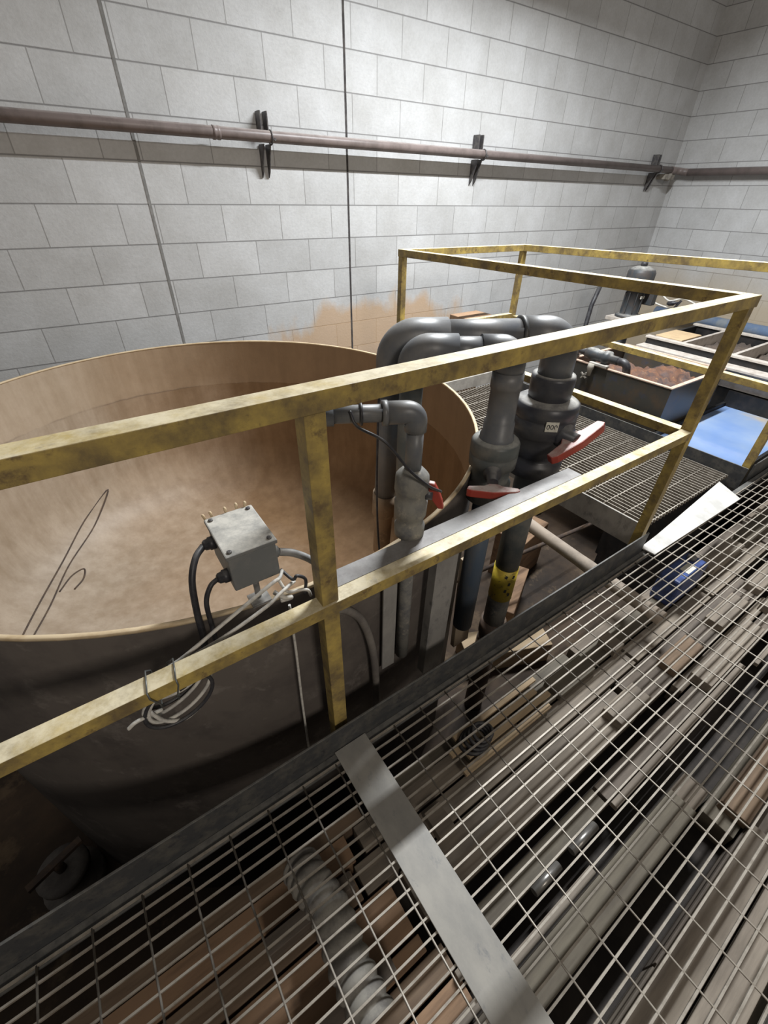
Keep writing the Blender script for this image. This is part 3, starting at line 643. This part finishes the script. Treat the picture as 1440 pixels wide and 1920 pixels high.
while y < .49:
    wd = rnd.choice((.022, .03, .045, .06, .09, .09)); y1 = min(y+wd, .53)
    x = -1.15 + rnd.random()*.5
    while x < 4.0:
        ln_ = rnd.choice((.07, .12, .25, .4, .6, .9, 1.3))*rnd.uniform(.8, 1.2); x1 = min(x+ln_, 4.3)
        if rnd.random() < (.35 if x < .1 and y > .1 else .66):
            r_ = rnd.random()
            if wd <= .03: mat = 'steel_tube' if r_ < .65 else 'wood3'
            else: mat = 'wood_tan' if (r_ < .10 and ln_ < .4) else rnd.choice(('wood0', 'wood1', 'wood1', 'wood3', 'wood4', 'wood5'))
            if x < .15 and y > .05 and ln_ < .7 and mat != 'steel_tube' and r_ < .7: mat = rnd.choice(('wood_rust', 'wood4'))
            hh = min(wd*.9, .05) if wd > .03 else wd*.9
            # must rest on a board of the bottom course
            sup = [c for c in BASE if not (x1 < c[0]+.03 or x > c[1]-.03 or y1 < c[2] or y > c[3])]
            if sup and free(x, x1, y, y1):
                if mat == 'steel_tube': board(x, x1, y+.003, y+.003+hh, ZP+.1005, ZP+.1005+hh, mat)
                else: board(x, x1, y+.003, y1-.003, ZP+.1005, ZP+.1005+hh*rnd.uniform(.8, 1.), mat)
        x = x1 + rnd.uniform(.02, .22)
    y = y1 + rnd.choice((.0, .006, .025))
ZT = ZP+.1008
# small pallet of tan slats with a black cable heap on it
pl = thing('small_pallet', (.89, .46, ZT), 'small pallet of light tan slats under the grating right of the steel strip', 'pallet')
for k, yy in enumerate((.395, .430, .468, .508)): MB().box((.64+.05*(k % 2), yy-.013, ZT+.03), (1.14-.04*((k+1) % 2), yy+.013, ZT+.044)).build('slat', 'wood_tan', pl, .001)
for xx in (.72, 1.06): MB().box((xx-.03, .385, ZT), (xx+.03, .52, ZT+.0298)).build('bearer', 'wood5', pl, .001)
ch = thing('cable_heap', (.735, .44, ZT+.05), 'tangled black cable heap on the tan slat pallet', 'cable')
for k in range(4):
    MB().tube([(.74+.012*k+(.055-.006*k)*math.cos(a), .452+(.045-.004*k)*math.sin(a), ZT+.055+.010*k+.006*math.sin(2*a+k)) for a in [2*math.pi*i/28 for i in range(28)]], .0075, 8, closed=True).build('loop', 'cable_black', ch)
# ribbed hose lying across
hp = smooth_path([(.045, .468, ZT+.10), (.055, .40, ZT+.125), (.07, .31, ZT+.13), (.062, .20, ZT+.13), (.065, .09, ZT+.125)], 26)
m = MB(); m.tube(hp, lambda i: .047+.009*abs(math.sin(i*math.pi/9)), 20)
tag(m.build('ribbed_hose', 'hose_rib'), 'thick grey ribbed hose lying under the left grating panel', 'hose')
# hose rests on two battens
for yy in (.15, .36):
    tag(MB().box((-.10, yy-.02, ZT), (.16, yy+.02, ZT+.075)).build('batten', 'wood2', bevel=.002), 'dark batten carrying the thick ribbed hose', 'batten', 'battens under the ribbed hose')
# blue plastic container
bb = thing('blue_container', (2.2, .46, ZT), 'blue plastic container with a white label under the grating near the pale plate', 'container')
MB().prism([(2.06, .40, ZT), (2.34, .40, ZT), (2.34, .51, ZT), (2.06, .51, ZT)][::-1], (0, 0, .17)).build('body', 'blue_plastic', bb, .012)
MB().box((2.16, .42, ZT+.1703), (2.24, .465, ZT+.172)).build('label', 'paper', bb)
MB().lathe((2.29, .47, ZT+.1695), (0, 0, 1), [(0, .022), (.018, .022), (.02, .018)], 16).build('cap', 'pvc', bb)

# ------------------------------------------------------------------ machinery beyond the cross walkway
# rusty hopper
hx0, hx1, hy0, hy1, hz = 3.262, 4.05, 1.262, 2.08, .307
hp_ = thing('sludge_hopper', ((hx0+hx1)/2, (hy0+hy1)/2, FZ), 'dark open-topped hopper with peach edges full of rusty sludge', 'hopper')
m = MB()
for lo, hi in (((hx0, hy0, -.75), (hx0+.012, hy1, hz-.01)), ((hx1-.012, hy0, -.75), (hx1, hy1, hz-.01)), ((hx0+.012, hy0, -.75), (hx1-.012, hy0+.012, hz-.01)), ((hx0+.012, hy1-.012, -.75), (hx1-.012, hy1, hz-.01)), ((hx0+.012, hy0+.012, -.75), (hx1-.012, hy1-.012, -.735))): m.box(lo, hi)
m.build('shell', 'rust_out', hp_)
m = MB()
for lo, hi in (((hx0-.006, hy0-.006, hz-.01), (hx0+.022, hy1+.006, hz)), ((hx1-.022, hy0-.006, hz-.01), (hx1+.006, hy1+.006, hz)), ((hx0+.022, hy0-.006, hz-.01), (hx1-.022, hy0+.024, hz)), ((hx0+.022, hy1-.024, hz-.01), (hx1-.022, hy1+.006, hz))): m.box(lo, hi)
m.build('rim', 'rust_rim', hp_, .002)
for xx in (hx0+.05, hx1-.05):
    for yy in (hy0+.05, hy1-.05): MB().box((xx-.03, yy-.03, FZ), (xx+.03, yy+.03, -.7502)).build('leg', 'dark_frame', hp_)
m = MB(); n = 34; vs = {}
rr = random.Random(3)
for i in range(n):
    for j in range(n):
        u, w_ = i/(n-1), j/(n-1)
        z = .215+.05*math.sin(u*7+w_*3)*math.sin(w_*6)+rr.uniform(-.016, .016)-.07*(u > .72)*(.5+.5*math.sin(w_*9))
        vs[i, j] = m.bm.verts.new((hx0+.013+u*(hx1-hx0-.026), hy0+.013+w_*(hy1-hy0-.026), min(z, hz-.02)))
for i in range(n-1):
    for j in range(n-1): f = m.bm.faces.new([vs[i, j], vs[i+1, j], vs[i+1, j+1], vs[i, j+1]]); f.smooth = True
bv = [[vs[i, 0] for i in range(n)], [vs[n-1, j] for j in range(n)], [vs[i, n-1] for i in range(n-1, -1, -1)], [vs[0, j] for j in range(n-1, -1, -1)]]
tag(m.build('sludge', 'sludge'), 'lumpy orange-brown sludge filling the dark open hopper', 'sludge', kind='stuff')
# pump and fittings clamped at the hopper's near end
pu = thing('small_pump', (3.27, 1.86, hz), 'small dark pump with hose stubs clamped on the hopper edge', 'pump')
MB().lathe((3.30, 1.98, hz+.06), (0, -1, 0), [(0, .02), (.01, .045), (.08, .05), (.10, .042), (.15, .042), (.16, .052), (.20, .052), (.21, .03), (.27, .03)], 20).build('housing', 'motor', pu)
MB().tube(fillet([(3.30, 1.72, hz+.06), (3.30, 1.64, hz+.06), (3.31, 1.62, hz-.04)], .04), .028, 14).build('spout', 'cable_black', pu)
MB().tube(fillet([(3.30, 1.98, hz+.06), (3.30, 2.06, hz+.07), (3.36, 2.10, hz+.02)], .04), .026, 14).build('hose_stub', 'pvc_dark', pu)
MB().box((3.235, 1.75, hz+.001), (3.275, 1.90, hz+.020)).build('clamp_jaw', 'grey_plank', pu, .003)
MB().lathe((3.228, 1.87, hz+.012), (0, 0, -1), [(0, .022), (.03, .026), (.05, .018), (.09, .016)], 12).build('clamp_screw', 'fitting', pu)
m = MB()
for a in (.6, 2.2): m.bar((3.238, 1.915-.03*math.cos(a), .215-.03*math.sin(a)), (3.238, 1.915+.03*math.cos(a), .215+.03*math.sin(a)), .010, .010, (1, 0, 0))
m.lathe((3.242, 1.915, .215), (1, 0, 0), [(0, .012), (.017, .012)], 10)
m.build('cross_knob', 'fitting', pu)
# water tank
wx0, wx1, wy0, wy1, wz = 3.10, 4.31, .66, 1.245, .0
wt = thing('water_tank', ((wx0+wx1)/2, (wy0+wy1)/2, FZ), 'dark open tank of blue water beside the walkway', 'tank')
m = MB()
for lo, hi in (((wx0, wy0, FZ), (wx0+.02, wy1, -.01)), ((wx1-.02, wy0, FZ), (wx1, wy1, .095)), ((wx0+.02, wy0, FZ), (wx1-.02, wy0+.02, -.01)), ((wx0+.02, wy1-.02, FZ), (wx1-.02, wy1, .0)), ((wx0+.02, wy0+.02, FZ), (wx1-.02, wy1-.02, FZ+.02))): m.box(lo, hi)
m.build('shell', 'dark_frame', wt)
tag(MB().box((wx0+.022, wy0+.022, -.12), (wx1-.022, wy1-.022, -.03)).build('water', 'water'), 'still blue water surface in the dark open tank', 'water', kind='stuff')
# multi-cell flotation tank
cz = .34
cx0, cx1, cy0, cy1 = 4.34, 5.25, .66, 2.06
ct = thing('cell_tank', ((cx0+cx1)/2, (cy0+cy1)/2, FZ), 'row of square cells with light edges in a long dark tank beyond the hopper', 'tank')
m = MB(); m.box((cx0, cy0, FZ), (cx0+.03, cy1, cz-.012)); m.box((cx1-.03, cy0, FZ), (cx1, cy1, cz-.012)); m.box((cx0+.03, cy0, FZ), (cx1-.03, cy0+.03, cz-.012)); m.box((cx0+.03, cy1-.03, FZ), (cx1-.03, cy1, cz-.012)); m.box((cx0+.03, cy0+.03, .205), (cx1-.03, cy1-.03, .215))
m.build('shell', 'dark_frame', ct)
for xa, xb in ((cx0-.012, cx0+.045), (cx1-.045, cx1+.012)): MB().box((xa, cy0-.01, cz-.0115), (xb, cy1+.01, cz+.006)).build('edge_cap', 'light_edge', ct, .002)
MB().box((cx0-.012, cy0-.01, .10), (cx0-.0005, cy1+.01, .235)).build('front_panel', 'light_edge', ct)
for yy in (.92, 1.355, 1.76): MB().box((cx0+.046, yy-.014, .216), (cx1-.046, yy+.014, cz+.004)).build('divider', 'light_edge', ct, .002)
MB().box((cx0-.13, cy0-.01, .262), (cx0-.0005, cy1+.01, .280)).build('ledge', 'light_edge', ct, .002)
for i, (ya, yb, lab) in enumerate(((.70, .90, 'dark crusted sediment in the cell nearest the walkway'), (.94, 1.335, 'dark crusted sediment in the cell beside the yellow corner post'), (1.38, 1.74, 'dark crusted sediment in the cell beside the tan panel'))):
    m = MB(); n = 16; vs = {}
    for a in range(n):
        for c in range(n): vs[a, c] = m.bm.verts.new((cx0+.05+(cx1-cx0-.10)*a/(n-1), ya+(yb-ya)*c/(n-1), .255+rr.uniform(-.02, .02)))
    for a in range(n-1):
        for c in range(n-1): m.bm.faces.new([vs[a, c], vs[a+1, c], vs[a+1, c+1], vs[a, c+1]]).smooth = True
    tag(m.build('sediment', 'sediment'), lab, 'sediment', kind='stuff')
tag(MB().box((cx0+.06, 1.785, .2165), (cx0+.42, 2.02, cz+.012)).build('tan_panel', 'tanbox', bevel=.004), 'clean tan panel block filling the farthest cell of the long tank', 'panel')
# blue pipe along the foot of the right wall
t2 = thing('blue_pipe', (6.30, 1.2, .13), 'blue-grey pipe lying along the foot of the right wall', 'pipe')
MB().tube([(6.30, 3.0, .19), (6.30, -2.5, .19)], .06, 18).build('pipe_run', 'bluegrey', t2)
for yy in (2.2, .4): MB().box((6.20, yy-.05, FZ), (6.41, yy+.05, .129)).build('stand', 'grey_plank', t2)
# agitator motor
mo = thing('agitator_motor', (4.72, 2.50, .10), 'upright dark agitator motor with dusty cap between the yellow rails', 'motor')
mx, my = 4.72, 2.50
MB().lathe((mx, my, .385), (0, 0, 1), [(0, .125), (.02, .125), (.025, .09), (.04, .082), (.235, .08), (.24, .10), (.265, .10)], 28).build('body', 'motor', mo)
MB().lathe((mx, my, .6505), (0, 0, 1), [(0, .12), (.06, .125), (.13, .125), (.16, .11), (.18, .06), (.185, .02)], 28).build('fan_cowl', 'motor', mo)
MB().lathe((mx, my, .8345), (0, 0, 1), [(0, .03), (.03, .03), (.034, .02)], 14).build('top_cap', 'cable_black', mo)
MB().box((mx+.075, my-.15, .50), (mx+.15, my-.05, .62)).build('terminal_box', 'motor', mo, .006)
MB().box((mx-.03, my-.088, .56), (mx+.03, my-.080, .585)).build('nameplate', 'paper', mo)
m = MB()
for a in range(8): m.bar((mx+.083*math.cos(a*math.pi/4), my+.083*math.sin(a*math.pi/4), .43), (mx+.083*math.cos(a*math.pi/4), my+.083*math.sin(a*math.pi/4), .61), .008, .016, (math.cos(a*math.pi/4), math.sin(a*math.pi/4), 0))
m.build('cooling_fin', 'motor', mo)
MB().box((mx-.15, my-.15, .35), (mx+.15, my+.15, .3845)).build('base_plate', 'light_edge', mo, .003)
MB().lathe((mx, my, FZ), (0, 0, 1), [(0, .12), (.02, .06), (1.599, .06)], 16).build('pedestal', 'dark_frame', mo)
tag(MB().tube([(4.62, 2.83, .62), (4.56, 2.83, .45), (4.47, 2.78, .20), (4.30, 2.72, -.3), (4.2, 2.7, FZ)], .022, 12).build('suction_hose', 'cable_black'), 'straight black suction hose leaning left of the agitator motor', 'hose')
for k, (x, yy, z, lab) in enumerate(((4.9, 2.20, .53, 'small dark hand valve right of the agitator motor'), (4.95, 2.03, .50, 'black plug hanging on wires right of the hand valve'))):
    q = thing('hand_valve' if k == 0 else 'plug', (x, yy, z), lab, 'valve' if k == 0 else 'plug')
    MB().lathe((x, yy+.05, z), (0, -1, .2), [(0, .012), (.02, .022), (.06, .022), (.07, .014), (.10, .012)], 12).build('body', 'cable_black', q)
    MB().bar((x, yy-.03, z-.03), (x, yy-.07, z+.045), .02, .012, (1, 0, 0)).build('lever', 'cable_black', q)
cable('wire', [(4.872, 2.38, .58), (4.885, 2.33, .60), (4.90, 2.24, .555), (4.93, 2.14, .585), (4.95, 2.05, .565), (4.96, 1.97, .53)], .008, 'cable_white', 'pale wires strung between agitator motor and black plug')
cable('wire', [(4.872, 2.40, .53), (4.90, 2.28, .50), (4.93, 2.16, .49), (4.95, 2.08, .50)], .008, 'cable_white', 'lower pale wire drooping below the hand valve')
tag(MB().box((2.62, 2.68, .48), (2.92, 2.86, .56)).build('timber_shelf', 'wood_rust', bevel=.004), 'brown timber end sticking up behind the large pipe at the far rail post', 'timber')
tag(MB().box((2.66, 2.70, FZ), (2.88, 2.84, .4795)).build('timber_column', 'wood_rust', bevel=.004), 'brown timber column under the timber end behind the far rail', 'timber')

# ------------------------------------------------------------------ light
def area(name, loc, rot, sx, sy, power, col):
    d = bpy.data.lights.new(name, 'AREA'); d.shape = 'RECTANGLE'; d.size = sx; d.size_y = sy; d.energy = power; d.color = col
    o = bpy.data.objects.new(name, d); COL.objects.link(o); o.location = loc; o.rotation_euler = rot; return o
def aim(o, p):
    o.rotation_euler = (V(p)-o.location).to_track_quat('-Z', 'Y').to_euler()
k = area('hall_lamp', (2.75, 1.98, 3.2), (0, 0, 0), 1.7, .08, 255, (.93, .97, 1.)); k.rotation_euler = (math.radians(-24), 0, 0)
f1 = area('front_light', (-.5, -5.0, 4.2), (0, 0, 0), 1.2, 1.0, 120, (1., .92, .82)); aim(f1, (.6, 1., .4))  # warm light from behind the camera, its source unseen
w = bpy.data.worlds.new('hall_air'); sc.world = w; w.use_nodes = True
bg = w.node_tree.nodes['Background']; bg.inputs[0].default_value = (1., .97, .93, 1); bg.inputs[1].default_value = .10

# ------------------------------------------------------------------ camera
cd = bpy.data.cameras.new('camera'); cam = bpy.data.objects.new('camera', cd); COL.objects.link(cam); sc.camera = cam
yaw, pitch, roll, foc = 6.08618837e-01, 6.31662254e-01, -1.79326451e-02, 8.10313276e+02
ca, sa, cp, sp = math.cos(yaw), math.sin(yaw), math.cos(pitch), math.sin(pitch)
fwd = V((sa*cp, ca*cp, -sp)); right = V((ca, -sa, 0)); down = fwd.cross(right)
r2 = right*math.cos(roll) + down*math.sin(roll); d2 = -right*math.sin(roll) + down*math.cos(roll)
mw = Matrix((( r2.x, -d2.x, -fwd.x, 0), (r2.y, -d2.y, -fwd.y, 0), (r2.z, -d2.z, -fwd.z, H), (0, 0, 0, 1)))
cam.matrix_world = mw
cd.sensor_fit = 'VERTICAL'; cd.sensor_height = 24; cd.lens = foc/1920*24; cd.clip_start = .02
sc.view_settings.view_transform = 'Standard'; sc.view_settings.look = 'None'; sc.view_settings.gamma = 1; sc.view_settings.use_curve_mapping = False
sc.view_settings.exposure = 0.2
